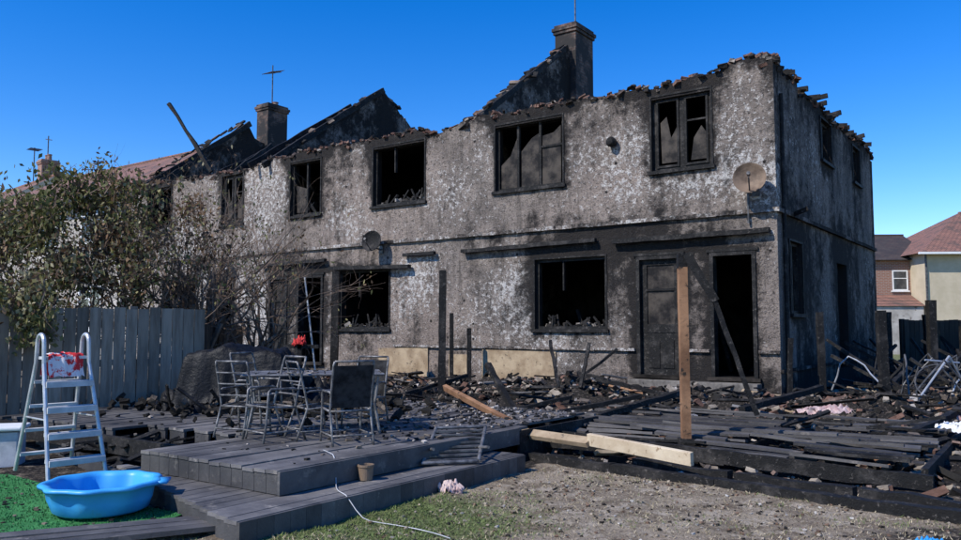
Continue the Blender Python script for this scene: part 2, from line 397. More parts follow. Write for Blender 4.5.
mb.beam((-17.0,1.2,6.0),(-18.4,.6,8.2),.09,.1,'char',seg=5,wob=.02)
for k in range(16):
    y=.5+k*.5; mb.beam((-.5-U(0,.4),y+U(-.1,.1),5.65+U(-.02,.1)),(U(.02,.22),y+U(-.15,.15),5.66+U(-.03,.14)),.05,.09,'char',seg=3,wob=.008)
for k in range(30):
    u=U(.3,18.5); mb.beam((-u,.1,5.6),(-u+U(-.4,.4),.9,5.6+U(-.05,.25)),.05,.09,'char',seg=3,wob=.008)
mb.obj('burnt_rafters',HOUSE)
mb=MB()
pal=[(.15,.085,.065)]*4+[(.24,.15,.115)]*3+[(.04,.035,.03)]*7+[(.3,.26,.22)]*2+[(.12,.09,.075)]*3
for k in range(1250):
    u=U(0,19.2); n=.5+.5*noise.noise(Vector((u*1.3,3,1)))
    if R()>n+.25: continue
    mb.box((-u,U(-.02,.32),ft(u)+U(-.05,.05)+.05*n*R()),(U(.04,.17),U(.05,.12),U(.02,.06)),'rub',(U(-.6,.6),U(-.6,.6),U(-1.5,1.5)),.25,random.choice(pal))
for k in range(300):
    y=U(0,8.5); mb.box((-U(-.03,.3),y,jagtop(5.62,.16,5)(y)+U(-.03,.08)),(U(.05,.16),U(.05,.2),U(.03,.07)),'rub',(U(-.6,.6),U(-.6,.6),U(-1.5,1.5)),.25,random.choice([(.04,.035,.03)]*6+[(.14,.08,.06)]))
for k in range(40):
    u=abs(random.gauss(0,.35)); mb.box((-u,U(0,.3),ft(u)+U(.0,.08)),(U(.08,.18),U(.08,.16),U(.04,.08)),'rub',(U(-.6,.6),U(-.6,.6),U(-1.5,1.5)),.2,random.choice(pal))
mb.obj('wall_top_rubble',HOUSE)
mb=MB()
def course(x0,x1,z,h,d,mat='render',col=(.6,.45,.3),side=False):
    n=max(1,int(abs(x1-x0)/.35))
    for i in range(n):
        a=x0+(x1-x0)*i/n; b=x0+(x1-x0)*(i+1)/n
        cc=(min(1,col[0]+.6*fr(a*1.1,z)),col[1],col[2])
        dd=d*(1+U(-.04,.04))
        if side: mb.box((dd/2+.004,(a+b)/2,z+U(-.004,.004)),(dd,abs(b-a),h),mat,col=cc)
        else: mb.box(((a+b)/2,-dd/2-.004,z+U(-.004,.004)),(abs(b-a),dd,h),mat,col=cc)
course(.06,-19.4,3.20,.07,.06,col=(.4,.55,.4)); course(.0,8.5,3.20,.07,.06,col=(.75,.2,.2),side=True)
course(-3.0,-8.42,.86,.05,.05,col=(.35,.6,.5)); course(-.0,-.34,.86,.05,.05,col=(.5,.5,.5)); course(-1.17,-1.63,.86,.05,.05,col=(.5,.6,.5)); course(-2.56,-2.99,.86,.05,.05,col=(.5,.6,.5))
course(0,8.5,.55,.05,.04,col=(.8,.2,.2),side=True)
mb.obj('string_courses',HOUSE)
mb=MB()
mb.beam((-.1,-.09,2.86),(-2.95,-.09,2.84),.11,.08,'char',seg=12,wob=.007)
mb.beam((-3.3,-.09,2.90),(-6.45,-.09,2.86),.10,.07,'char',seg=12,wob=.007)
mb.beam((-7.9,-.12,2.62),(-10.4,-.12,2.66),.12,.08,'char',seg=10,wob=.01)
mb.beam((-7.2,-.09,2.88),(-8.1,-.09,2.87),.09,.07,'char',seg=4,wob=.007)
mb.beam((-10.6,-.09,2.88),(-13,-.09,2.86),.09,.07,'char',seg=10,wob=.007)
mb.obj('burnt_canopy_rails',HOUSE)
mb=MB()
mb.box((-5.1,-.02,.50),(1.75,.025,.60),'board',(0,.01,0)); mb.box((-8.15,-.02,.50),(1.45,.025,.62),'board',(0,-.02,0))
mb.box((-6.6,-.02,.45),(.5,.02,.5),'board')
mb.obj('exposed_board_panels',HOUSE)
def window(name,a,b,c,d,kind,side=False):
    mb=MB(); t=.055; y0,y1=.07,.14
    def bx(s0,s1,z0,z1,mat='char',yy0=y0,yy1=y1):
        if side: mb.b2(-yy1,-yy0,s0,s1,z0,z1,mat)
        else: mb.b2(-s1,-s0,yy0,yy1,z0,z1,mat)
    bx(a,a+t,c,d);bx(b-t,b,c,d);bx(a+t,b-t,d-t,d);bx(a+t,b-t,c,c+t)
    bx(a-.07,b+.07,c-.06,c-.002,'char',-.06,.05)
    bx(a-.035,a-.002,c,d+.035,'char',-.018,.03); bx(b+.002,b+.035,c,d+.035,'char',-.018,.03); bx(a,b,d+.002,d+.035,'char',-.016,.03)
    m=(a+b)/2; w=b-a
    if kind=='two':
        bx(m-.04,m+.04,c+t,d-t)
        for p,q in ((a+t,m-.04),(m+.04,b-t)):
            bx(p+.01,p+.05,c+t,d-t,'char',.05,.12);bx(q-.05,q-.01,c+t,d-t,'char',.05,.12);bx(p+.05,q-.05,c+t+.005,c+t+.045,'char',.05,.12);bx(p+.05,q-.05,d-t-.045,d-t-.005,'char',.05,.12)
        bx(a+t+.05,m-.09,c+.85,c+.88,'char',.06,.11)
        p=a+t+.05
        mb.poly([(-p,.1,c+.15),(-p-.3,.1,c+.15),(-p-.24,.1,c+.55),(-p-.1,.1,c+.75),(-p,.1,c+.6)],'sglass')
        p=m+.1
        mb.poly([(-p,.1,c+.15),(-p-.3,.1,c+.15),(-p-.32,.1,c+.9),(-p-.2,.1,c+1.0),(-p-.12,.1,c+.6),(-p,.1,c+.8)],'sglass')
    elif kind=='three':
        for f in (.35,.68): bx(a+w*f-.025,a+w*f+.025,c+t,d-t)
        bx(a+t,a+w*.35-.03,c+.8,c+.84)
        for f0,f1 in ((.06,.33),(.38,.64),(.71,.95)):
            mb.poly([(-(a+w*f0),.1,c+t),(-(a+w*f1),.1,c+t),(-(a+w*f1),.1,d-t-U(.1,.8)),(-(a+w*(f0*.6+f1*.4)),.1,d-t-U(.2,.6)),(-(a+w*f0),.1,d-t-U(0,.3))],'sglass')
    elif kind=='empty':
        bx(a+w*.6,a+w*.6+.03,c+.75,d-t)
        for k in range(16):
            s=U(a+t,b-t-.15); hh=U(.03,.30)
            if side: continue
            mb.beam((-s,U(.08,.2),c+t),(-s-U(-.3,.3),U(.1,.3),c+t+hh),.03,.03,'char')
        for k in range(24):
            s=U(a+t,b-t-.1); mb.box((-s,U(.1,.26),c+U(.02,.12)),(U(.04,.14),.06,U(.04,.1)),'rub',(U(-.5,.5),U(-.5,.5),U(-1,1)),.2,random.choice([(.05,.045,.04)]*2+[(.3,.27,.24)]))
    elif kind=='curtain':
        bx(m-.02,m+.03,c+t,d-t)
        mb.poly([(-(m+.05),.12,c+.1),(-(b-.12),.12,c+.1),(-(b-.1),.12,c+.8),(-(m+.1),.13,c+.7)],'sglass')
    elif kind=='small':
        bx(m-.03,m+.03,c+t,d-t)
    mb.obj(name,HOUSE)
window('window_upper_1',*fo[6],'two');window('window_upper_2',*fo[7],'three');window('window_upper_3',*fo[8],'empty');window('window_upper_4',*fo[9],'curtain')
window('window_upper_5',*fo[10],'two');window('window_upper_6',*fo[11],'empty')
window('window_lower_1',*fo[2],'empty');window('window_lower_2',*fo[3],'empty');window('window_lower_3',*fo[13],'empty')
window('window_side_1',*so[0],'small',True);window('window_side_2',*so[1],'small',True);window('window_side_3',*so[3],'small',True)
def doorway(name,a,b,c,d,door):
    mb=MB();t=.065
    mb.b2(-a-t,-a,-.03,.16,c,d,'char');mb.b2(-b,-b+t,-.03,.16,c,d,'char');mb.b2(-b+t,-a-t,-.03,.16,d-t,d,'char')
    mb.b2(-b-.05,-a+.05,-.04,.02,d+.002,d+.05,'char')
    if door:
        x0,x1=-b+t+.01,-a-t-.01
        mb.b2(x0,x1,.06,.10,c,c+.75,'char')
        mb.b2(x0,x0+.1,.055,.105,c+.75,d-t,'char'); mb.b2(x1-.1,x1,.055,.105,c+.75,d-t,'char'); mb.b2(x0+.1,x1-.1,.055,.105,d-t-.1,d-t-.002,'char'); mb.b2(x0+.1,x1-.1,.05,.11,c+.75,c+.9,'char')
        mb.poly([(x0+.1,.08,c+.9),(x1-.1,.08,c+.9),(x1-.1,.08,d-t-.1),(x0+.1,.08,d-t-.1)],'sglass')
        mb.b2(x0+.12,(x0+x1)/2-.03,.045,.058,c+.12,c+.62,'char'); mb.b2((x0+x1)/2+.03,x1-.12,.045,.058,c+.12,c+.62,'char')
        mb.b2(x0+.1,x1-.1,.05,.11,c+1.5,c+1.54,'char')
    mb.b2(-b-.05,-a+.05,-.08,.2,c-.06,c-.002,'inner')
    mb.obj(name,HOUSE)
doorway('door_1',*fo[0],False);doorway('door_2',*fo[1],True);doorway('door_3',*fo[4],False);doorway('door_4',*fo[5],True);doorway('door_5',*fo[12],False)
mb=MB()
mb.b2(-1.3,-.25,-.55,-.02,-.1,.20,'concrete'); mb.b2(-2.65,-1.5,-.5,-.02,-.1,.20,'concrete'); mb.b2(-2.6,-.3,-.28,-.03,.2,.34,'concrete')
mb.b2(-12.9,-10.6,-.5,-.03,-.1,.22,'concrete')
mb.obj('door_steps',HOUSE,bevel=.015)
mb=MB()
mb.b2(-19.2,-.3,.3,8.3,.2,.40,'black'); mb.b2(-19.2,-.3,.3,8.3,2.85,3.0,'black'); mb.b2(-19.2,-.3,.3,8.3,5.40,5.47,'black')  # top slab: unseen ceiling added to keep the upper rooms dark
for x in (-2.9,-7.3,-10.5,-16): mb.b2(x-.1,x,.3,8.3,.4,5.4,'black')
mb.b2(-19.2,-.3,4.2,4.3,.4,5.4,'inner')
for k in range(90):
    x=U(-13,-.4); y=U(.4,2.5); z=random.choice([.42,3.02]); mb.beam((x,y,z),(x+U(-.9,.9),y+U(-.5,.8),z+U(.1,1.6)),.05,.07,'char')
mb.obj('burnt_interior',HOUSE)
def chimney(name,x,y,zb,zt,w,d,mat,parent,pots=0,pot_h=.3):
    mb=MB(); mb.b2(x-w/2,x+w/2,y-d/2,y+d/2,zb,zt-.25,mat)
    mb.b2(x-w/2-.04,x+w/2+.04,y-d/2-.04,y+d/2+.04,zt-.25,zt-.17,mat); mb.b2(x-w/2-.07,x+w/2+.07,y-d/2-.07,y+d/2+.07,zt-.17,zt-.08,mat); mb.b2(x-w/2-.02,x+w/2+.02,y-d/2-.02,y+d/2+.02,zt-.08,zt,mat)
    for k in range(pots):
        px=x+(k-(pots-1)/2)*.32; mb.lathe([(.11,0),(.1,pot_h*.8),(.12,pot_h*.85),(.12,pot_h),(.08,pot_h),(.07,0)],(px,y,zt),'brickn',14)
    mb.obj(name,parent,bevel=.01)
chimney('chimney_1',-6.5,4.9,5.5,9.22,.62,.95,'brick',HOUSE,1,.1); chimney('chimney_2',-19.5,5.5,5.5,9.4,.62,.9,'brick',HOUSE,2,.12)
mb=MB()
mb.tube([(-6.35,4.7,9.1),(-6.35,4.7,10.9)],.02,'dmetal')
mb.tube([(-19.4,5.4,9.3),(-19.4,5.4,10.9)],.022,'dmetal')
for k in range(7): mb.tube([(-19.7,5.15+k*.09,10.55+.03*k),(-19.1,5.15+k*.09,10.55+.03*k)],.012,'dmetal',4)
mb.tube([(-19.4,5.05,10.5),(-19.4,5.8,10.75)],.014,'dmetal',4)
mb.obj('aerials',HOUSE)
mb=MB()
mb.lathe([(0,.0),(.09,.02),(.1,.1),(.06,.16),(0,.17)],(-2.95,-.02,4.72),'char',12,rot=(math.pi/2,0,0))
mb.tube([(-.45,-.05,3.0),(-.45,-.05,3.6)],.02,'dmetal')
mb.tube([(.05,.25,0),(.05,.25,5.2)],.035,'char',8)
mb.obj('wall_fittings',HOUSE)
def dish(name,x,z,r,mat):
    w=Vector(W(x,-.34,z)); e=empty(name,w,0); mb=MB()
    pr=[(0,-.10*r/.3)]+[(r*t,-.10*(r/.3)*(1-t*t)) for t in (.2,.4,.6,.8,1)]
    ax=Vector((-.35,-.90,.22)).normalized(); q=Vector((0,0,1)).rotation_difference(ax).to_euler()
    mb.lathe(pr+[(r*1.02,.0),(r*1.02,-.012),(r*.8,-.05)],(0,0,0),mat,28,rot=q)
    f=ax*r*1.1+Vector((0,0,-r*.2)); mb.tube([Vector((0,0,-r*.95)),f+Vector((0,0,-.05))],.012,'dmetal'); mb.tube([f-ax*.05,f+ax*.04],.03,'dmetal',8)
    back=-ax*.1; wall_p=Vector(W(x,0,z))-w; mb.tube([back,back+Vector((0,0,-.12)),wall_p+Vector((0,0,-.18))],.02,'dmetal')
    mb.box(wall_p+Vector((0,0,-.18)),(.12,.05,.18),'dmetal',(0,0,ANG))
    mb.obj('dish_assembly',e)
dish('satellite_dish',-.33,3.72,.26,'rust'); dish('satellite_dish.001',-8.85,3.22,.24,'char')
# ---------------------------------------------------------------- neighbouring houses
def roof(mb,x0,x1,y0,y1,ze,zr,mat,hipL=0,hipR=0):
    ym=(y0+y1)/2; L=math.hypot(ym-y0,zr-ze)
    a,b,c,d=(x0,y0,ze),(x1,y0,ze),(x1,y1,ze),(x0,y1,ze); r0,r1=(x0+hipL,ym,zr),(x1-hipR,ym,zr)
    mb.poly([a,b,r1,r0],mat,uv=[(x0,0),(x1,0),(x1-hipR,L),(x0+hipL,L)]); mb.poly([c,d,r0,r1],mat,uv=[(x1,0),(x0,0),(x0+hipL,L),(x1-hipR,L)])
    mb.poly([d,a,r0],mat if hipL else 'cream',uv=[(y1,0),(y0,0),(ym,L)]); mb.poly([b,c,r1],mat if hipR else 'cream',uv=[(y0,0),(y1,0),(ym,L)])
    mb.beam(r0,r1,.2,.1,mat)
def win(mb,x0,x1,y,z0,z1,n=2):
    mb.b2(x0-.06,x1+.06,y-.09,y-.003,z0-.07,z0,'white'); mb.b2(x0,x1,y-.03,y-.004,z0,z1,'glass')
    mb.b2(x0,x0+.06,y-.06,y-.005,z0,z1,'white');mb.b2(x1-.06,x1,y-.06,y-.005,z0,z1,'white');mb.b2(x0+.06,x1-.06,y-.06,y-.005,z1-.06,z1,'white');mb.b2(x0+.06,x1-.06,y-.06,y-.005,z0,z0+.06,'white')
    for k in range(1,n):
        x=x0+(x1-x0)*k/n; mb.b2(x-.03,x+.03,y-.055,y-.006,z0+.06,z1-.06,'white')
    mb.b2(x0+.06,x1-.06,y-.052,y-.007,z1-.42,z1-.38,'white')
H2=empty('terraced_house',(CX,CY,0),ANG)
mb=MB(); mb.b2(-32.5,-19.8,0,DEP,-.2,5.45,'offw')
for x in (-21.5,-24.5,-28,-31): win(mb,x-.7,x+.7,0,4.0,5.3); win(mb,x-.7,x+.7,0,1.2,2.6)
mb.obj('walls_and_windows',H2); mb=MB(); roof(mb,-32.9,-19.7,-.35,DEP+.35,5.40,7.85,'tile'); mb.beam((-32.9,-.4,5.38),(-19.8,-.4,5.38),.12,.1,'dmetal'); mb.obj('tiled_roof',H2)
H3=empty('gabled_house',(-27.5,40,0),-.75)
mb=MB(); mb.b2(-5,5,0,8,-.2,6.2,'offw')
for x in (-3,0,3): win(mb,x-.7,x+.7,0,4.2,5.5)
mb.obj('walls_and_windows',H3); mb=MB(); roof(mb,-5.3,5.3,-.3,8.3,6.15,8.9,'tile'); mb.obj('tiled_roof',H3)
chimney('chimney',3.6,4,8,9.8,.6,.8,'brickn',H3,2)
mb=MB(); mb.tube([(3.5,4,9.7),(3.5,4,11.1)],.03,'dmetal',5); mb.tube([(3.1,4,11.0),(4,4,10.8)],.02,'dmetal',4); mb.tube([(1.5,4,8.9),(1.5,4,10.8)],.03,'dmetal',5)
for k in range(5): mb.tube([(1.2+k*.15,3.7,10.7),(1.2+k*.15,4.3,10.7)],.015,'dmetal',4)
mb.obj('aerials',H3)
H4=empty('hip_roofed_house',(21.4,38.0,0),-.05)
mb=MB(); mb.b2(-.2,9,0,8,-.2,4.85,'cream'); mb.b2(-2.6,-.2,1.5,8,-.2,4.6,'brickn')
win(mb,-1.1,-.35,1.5,3.1,4.1,1); win(mb,3,5,0,3.2,4.4); win(mb,3,5,0,1,2.2)
mb.obj('walls_and_windows',H4)
mb=MB(); roof(mb,-.6,9.4,-.4,8.4,4.8,7.3,'tile',4.2,4.2); roof(mb,-3.0,1.0,1.2,8.2,4.6,6.2,'tiled',2.0,0)
mb.poly([(-2.6,.0,2.3),(-.25,.0,2.3),(-.25,1.48,2.9),(-2.6,1.48,2.9)],'tile'); mb.b2(-2.5,-.3,.1,1.45,-.1,2.28,'offw')
mb.tube([(-.2,-.06,0),(-.2,-.06,4.75)],.05,'dmetal'); mb.beam((-.7,-.45,4.78),(9.4,-.45,4.78),.12,.1,'white')
mb.obj('tiled_roof',H4)
# ---------------------------------------------------------------- fences
def fence(name,p0,p1,h,mat='fence',bw=.14,tone=1):
    mb=MB(); p0=Vector((*p0,0));p1=Vector((*p1,0)); d=(p1-p0); L=d.length; d.normalize(); n=Vector((-d.y,d.x,0)); a=math.atan2(d.y,d.x)
    x=0
    while x<L:
        c=p0+d*(x+bw/2)+n*U(-.006,.006); hh=h+U(-.015,.015); t=tone*U(.6,1.15)
        mb.box((c.x,c.y,hh/2),(bw-.008,.018,hh),mat,(U(-.004,.004),U(-.004,.004),a),0,(t,t*.97,t*.93)); x+=bw
    for z in (.35,h*.55,h-.2):
        q0=p0+n*.035;q1=p1+n*.035; mb.beam((q0.x,q0.y,z),(q1.x,q1.y,z),.04,.07,mat,(tone*.7,)*3)
    k=0
    while k<=L+.1:
        c=p0+d*k+n*.08; mb.box((c.x,c.y,h/2),(.09,.09,h+.05),mat,(0,0,a),0,(tone*.7,)*3); k+=1.8
    return mb.obj(name)
fence('garden_fence',(-7.3,8.03),(-3.75,10.57),1.5)
fence('garden_fence.001',(-3.7,10.65),(-5.2,17.5),1.3,tone=.2)
fence('boundary_fence',(10.3,19.5),(30,23.5),1.45,tone=.18)
fence('boundary_fence.001',(11.2,9),(14.5,19),1.3,tone=.2)
# ---------------------------------------------------------------- bush
def leafball(leaves,c,n,sp,s0,s1,brown=0):
    g=fr(c.x*1.1,c.y*1.1,c.z*1.1)
    for k in range(n):
        q0=c+Vector((random.gauss(0,sp),random.gauss(0,sp),random.gauss(0,sp*.9))); s=U(s0,s1)
        e=Euler((U(0,6.3),U(0,6.3),U(0,6.3))).to_matrix()
        q=[e@Vector(v)*s+q0 for v in ((-1,0,0),(-.2,-.55,.12),(1.1,0,.25),(-.1,.55,.12))]
        w=R()*.9+g*.9
        if R()<brown: col=random.choice([(.17,.10,.055),(.28,.18,.10),(.10,.065,.04)])
        else: col=(.12,.13,.042) if w<.28 else (.20,.19,.07) if w<.55 else (.31,.28,.13) if w<.82 else (.42,.37,.22) if w<.95 else (.14,.085,.05)
        v=U(.65,1.25); leaves.poly(q,'leaf',tuple(a*v for a in col))
def bush(name,bases,leafy,ells=(),r0=.04,lvl=4,zmax=3.75):
    mb=MB(); leaves=MB(); tips=[]
    def grow(p,d,r,L,depth):
        n=4;pts=[p];rs=[r];q=p.copy();dd=d.copy()
        for i in range(n):
            dd=(dd+Vector((U(-.3,.3),U(-.3,.3),U(-.15,.22)))).normalized(); q=q+dd*L/n
            if q.z>zmax: q.z=zmax-U(0,.15)
            pts.append(q.copy()); rs.append(r*(1-.45*(i+1)/n))
        mb.tube(pts,rs,'twig',5 if depth<2 else 3)
        if depth>=lvl: tips.append(pts[-1]); tips.append(pts[2]); return
        for k in range(random.choice((2,3,3)) if depth<3 else 3):
            j=random.choice((2,3,4)); nd_=(dd+Vector((U(-.9,.9),U(-.8,.8),U(-.6,.6)))).normalized()
            grow(pts[j],nd_,rs[j]*.7,L*U(.6,.85),depth+1)
    for (x,y,h) in bases:
        for k in range(3): grow(Vector((x+U(-.2,.2),y+U(-.2,.2),0)),Vector((U(-.35,.35),U(-.3,.3),1)).normalized(),r0,h*.5,0)
    for t in tips:
        if R()<leafy(t): leafball(leaves,t,int(U(4,9)),.07,.02,.04,.4)
    for (c,r,n,br) in ells:
        k=0
        while k<n:
            p=Vector((U(-1,1),U(-1,1),U(-1,1)))
            if p.length>1: continue
            q=Vector((c[0]+p.x*r[0],c[1]+p.y*r[1],c[2]+p.z*r[2]))
            k+=1
            if fr(q.x*1.4,q.y*1.4,q.z*1.4+4)<-.12: continue
            leafball(leaves,q,int(U(15,26)),.09,.024,.05,br)
            if R()<.4:
                e_=q+Vector((U(-.25,.25),U(-.25,.25),U(-.35,.1))); mb.tube([e_,(e_+q)/2+Vector((U(-.04,.04),)*3),q,q+Vector((U(-.15,.15),U(-.15,.15),U(-.05,.2)))],[.008,.007,.005,.002],'twig',3)
    e=empty(name); mb.obj('branches',e); leaves.obj('leaves',e)
bush('hedge_tree',[(-7.0,11.6,2.5),(-6.4,11.0,2.7),(-5.8,11.5,2.8),(-5.1,11.4,2.9),(-4.7,11.3,2.8)],lambda t:.8 if t.x<-4.9 else .35,
 [((-7.4,11,2.35),(.85,.7,.95),230,.05),((-6.5,11,2.4),(.85,.6,.95),300,.08),((-5.8,10.9,2.55),(.75,.55,.9),280,.15),((-5.1,11.1,2.85),(.7,.5,.7),170,.35),((-4.8,11.1,2.0),(.5,.45,.6),90,.4),((-5.25,9.38,1.5),(.32,.16,.42),60,.05),((-5.9,9.2,1.55),(.45,.2,.32),75,.05),((-4.4,11.4,2.8),(.5,.35,.6),40,.75),((-3.95,11.9,2.3),(.45,.4,.6),18,.9)],zmax=3.85)
bush('bare_shrub',[(-4.7,11.8,3.4),(-4.3,12.2,3.3),(-4.0,12.6,3.0),(-4.5,12.6,3.4),(-3.7,12.4,2.7),(-4.1,11.8,2.8),(-3.6,13.0,2.9)],lambda t:.07,(),.048,4,4.0)
# ---------------------------------------------------------------- decks
def decktone(x,y):
    v=.85+.5*fr(x*.9,y*.9,11)+U(-.22,.22); return (v,v*.98,v*.96)
D1=empty('garden_deck',(CX,CY,0),ANG)
mb=MB(); bw=.125
x=-.16
while x>-5.2:
    w0=-10.5+.256*(-.16-x); zt=.14
    segs=[(w0,-7.45)] if x>-1.0 else [(w0,-9.2),(-9.2,-7.4)]
    if -3.9<x<-2.2: segs=[(w0+.05,-9.75-.2*R())]
    for a,b in segs:
        y=a
        while y<b-.05:
            e=min(b,y+1.3)
            mb.box((x-bw/2,(y+e)/2,zt-.012+U(-.002,.002)),(bw-.008,e-y-.004,.024),'deck',(0,U(-.01,.01),0),0,decktone(x,y)); y=e
    mb.b2(x-bw+.002,x-.002,w0+.005,w0+.03,-.02,zt-.026,'deck',(.5,.5,.5))
    x-=bw
for i in range(24):
    y=-10.5+i*.126; mb.b2(-.158,-.135,y,y+.124,-.02,.138,'deck',tuple(.8*q for q in decktone(1,y)))
mb.obj('lower_deck',D1)
mb=MB(); x=-.53
while x>-5.6:
    w0=-9.9 if x>-2.1 else -9.3+.25*fr(x*3,1)
    if -3.6<x<-2.1: w0=-8.9+.2*fr(x*5,2)
    y=w0
    while y<-5.4:
        e=min(-5.4,y+U(1.2,1.6))
        if not(y>-7 and R()<.12): mb.box((x-bw/2,(y+e)/2,.288+U(-.004,.004)),(bw-.008,e-y-.004,.024),'deck',(U(-.004,.004),U(-.015,.015),0),0,decktone(x,y))
        y=e
    mb.b2(x-bw+.002,x-.002,w0+.01,w0+.035,.145,.274,'deck',(.45,.45,.45)); x-=bw
mb.b2(-.528,-.505,-9.9,-7.0,.145,.298,'deck',(.65,.65,.65)); mb.b2(-.53,-.50,-7.0,-5.4,.0,.27,'char')
for y in (-9.5,-8.7,-7.9,-7.1,-6.3,-5.6): mb.b2(-5.5,-.6,y,y+.05,.12,.272,'char')
mb.obj('upper_deck',D1)
mb=MB()
for k in range(70):
    x=U(-4.2,-1.9); y=U(-9.8,-9.0); a=U(-.6,.6); mb.beam((x,y,U(.02,.22)),(x+math.sin(a)*U(.2,.6),y+math.cos(a)*U(.2,.6),U(.02,.26)),U(.03,.1),.02,'char',roll=U(-.5,.5))
mb.obj('burnt_deck_boards',D1)
mb=MB()
for k in range(1300):
    x=-abs(random.gauss(.6,2.2)); y=-5.4-abs(random.gauss(0,1.6))
    if x>-.6 or x<-5.4 or y<-9.7: continue
    s=U(.008,.045); mb.box((x,y,.303+s*.15),(s,s*U(.4,1.2),s*.4),'rub',(U(-.3,.3),U(-.3,.3),U(0,6)),.3,random.choice([(.03,.03,.03)]*4+[(.2,.17,.14)]*2+[(.5,.46,.42)]))
mb.obj('ash_chips',D1)
mb=MB()
for k in range(3): mb.beam((-2.9+.05*k,4.35+.14*k,.04+.01*k),(-1.55+.02*k,5.0+.12*k,.05),.12,.03,'deck',col=decktone(k,2))
mb.obj('loose_deck_planks')
D2=empty('burnt_deck',(CX,CY,0),ANG); mb=MB(); y=-6.45
while y<-3.4:
    x=-1.15+.05*fr(y*4,3); xe=2.75+.3*fr(y*3,8)
    while x<xe:
        e=min(xe,x+U(.5,1.7)); z=.20+.07*fr(x*.8,y*.8)+ -.1*sm(2,3,x)
        if R()>.10+.3*sm(-4.8,-3.6,y):
            g=U(.25,.8); mb.beam((x,y,z+U(-.012,.02)),(e-.02,y+U(-.03,.03),z+U(-.04,.03)),.085*U(.6,1.05),.024,'deck' if R()<.8 else 'char',roll=U(-.2,.2),col=(g,g*.96,g*.92),seg=4,wob=.004)
        x=e
    y+=.105
for xx in (-1.1,-.3,.5,1.3,2.1,2.8): mb.b2(xx,xx+.05,-6.4,-3.5,.0,.17,'char')
mb.beam((-1.2,-6.52,.14),(1.3,-6.5,.13),.05,.13,'char',seg=10,wob=.006); mb.beam((1.3,-6.5,.13),(2.9,-6.55,.08),.05,.11,'char',seg=8,wob=.01)
mb.obj('charred_boards',D2)
mb=MB(); mb.beam((.28,8.15,.22),(.99,7.32,.22),.10,.05,'board',roll=.5); mb.beam((.98,7.34,.245),(1.70,6.52,.20),.045,.11,'wood',roll=.12); mb.obj('fallen_timber_beam',bevel=.004)
mb=MB(); mb.beam((-.45,10.2,.50),(.32,8.45,.27),.05,.07,'woodpost',roll=.3,seg=5,wob=.003); mb.obj('fallen_timber_beam.001')
mb=MB(); pts=[(.46,7.75),(1.15,7.05),(1.85,6.38),(2.55,5.72),(3.3,5.05),(3.9,4.5)]
for a,b in zip(pts,pts[1:]):
    mb.beam((*a,.03),(*b,.03),.10,.09,'char',seg=6,wob=.008)
    if a[0]>1: mb.beam((a[0]+.22,a[1]+.2,.05),(b[0]+.18,b[1]+.22,.04),.09,.09,'char',seg=6,wob=.01)
mb.obj('charred_lawn_edging')
def post(p,h,w,mat,lean=(0,0)):
    mb=MB(); mb.beam((p[0],p[1],-.1),(p[0]+lean[0],p[1]+lean[1],h),w,w,mat,seg=10,wob=.004 if mat=='char' else .0015)
    return mb
px,py=1.93,7.6
mb=post((px,py),1.90,.080,'woodpost',(-.01,0)); mb.beam((px-.01,py,1.82),(px-.01,py,1.96),.086,.086,'char',seg=3,wob=.003)
mb.beam((px+.03,py-.03,1.95),(px+.27,py-.1,1.50),.06,.08,'char',seg=5,wob=.006); mb.beam((px+.26,py-.1,1.52),(px+.62,py-.15,.45),.03,.04,'char',seg=8,wob=.006); mb.box((px,py,.1),(.13,.13,.24),'char'); mb.obj('timber_post')
for i,(p,h,w,l) in enumerate([((-.56,11.5),2.08,.10,(.02,0)),((-.58,16.1),1.55,.08,(0,0)),((-.22,15.6),1.25,.09,(0,0)),((5.35,12.6),1.5,.09,(-.02,0)),((5.72,11.4),1.5,.11,(-.03,0)),((8.1,14.4),1.75,.13,(0,0)),((-2.95,16.2),2.4,.14,(.02,0)),((8.9,17.5),1.6,.1,(0,0)),((4.7,12.3),1.1,.06,(.05,0))]):
    post(p,h,w,'char',l).obj('charred_post')
mb=MB(); mb.beam((-2.75,13.6,.2),(-2.95,13.4,2.1),.035,.02,'white'); mb.obj('leaning_white_pole')
# ---------------------------------------------------------------- rubble
mb=MB()
pal=[(.025,.023,.02)]*9+[(.18,.105,.078)]*3+[(.24,.165,.13)]*2+[(.12,.10,.085)]*6+[(.32,.275,.22)]*4+[(.5,.46,.42)]*1
def dens(X,Y):
    x,w=Lc(X,Y)
    d=0
    if -8.5<x<1 and -4.5<w<0: d=.25+.75*sm(-3.2,-1.2,w)
    if x>=0 and -6<w<6 and not(w>0 and x<.1): d=.6*(1-sm(8,12,x))
    if -2<x<3.4 and -7<w<-3: d=.25
    if -8.5<x<-.5 and -6<w<-3: d=max(d,.25)
    if -12<x<-8.5 and -4<w<0: d=.35
    return d*(.4+1.2*abs(noise.noise(Vector((X*.8,Y*.8,1)))))
n=0
while n<9000:
    x=U(-13,11); w=U(-7,7); X,Y,_=W(x,w)
    if x<0 and w>0: continue
    if 0<=w<8.7 and x<.1: continue
    if R()>dens(X,Y): continue
    if R()<.80: s=(U(.02,.10),U(.02,.08),U(.015,.05))
    else: s=(U(.10,.22),U(.08,.12),U(.03,.07))
    mb.box((X,Y,gz(X,Y)+U(0,.06)),s,'rub',(U(-.7,.7),U(-.7,.7),U(0,6)),.25,random.choice(pal)); n+=1
mb.obj('rubble')
mb=MB()
n=0
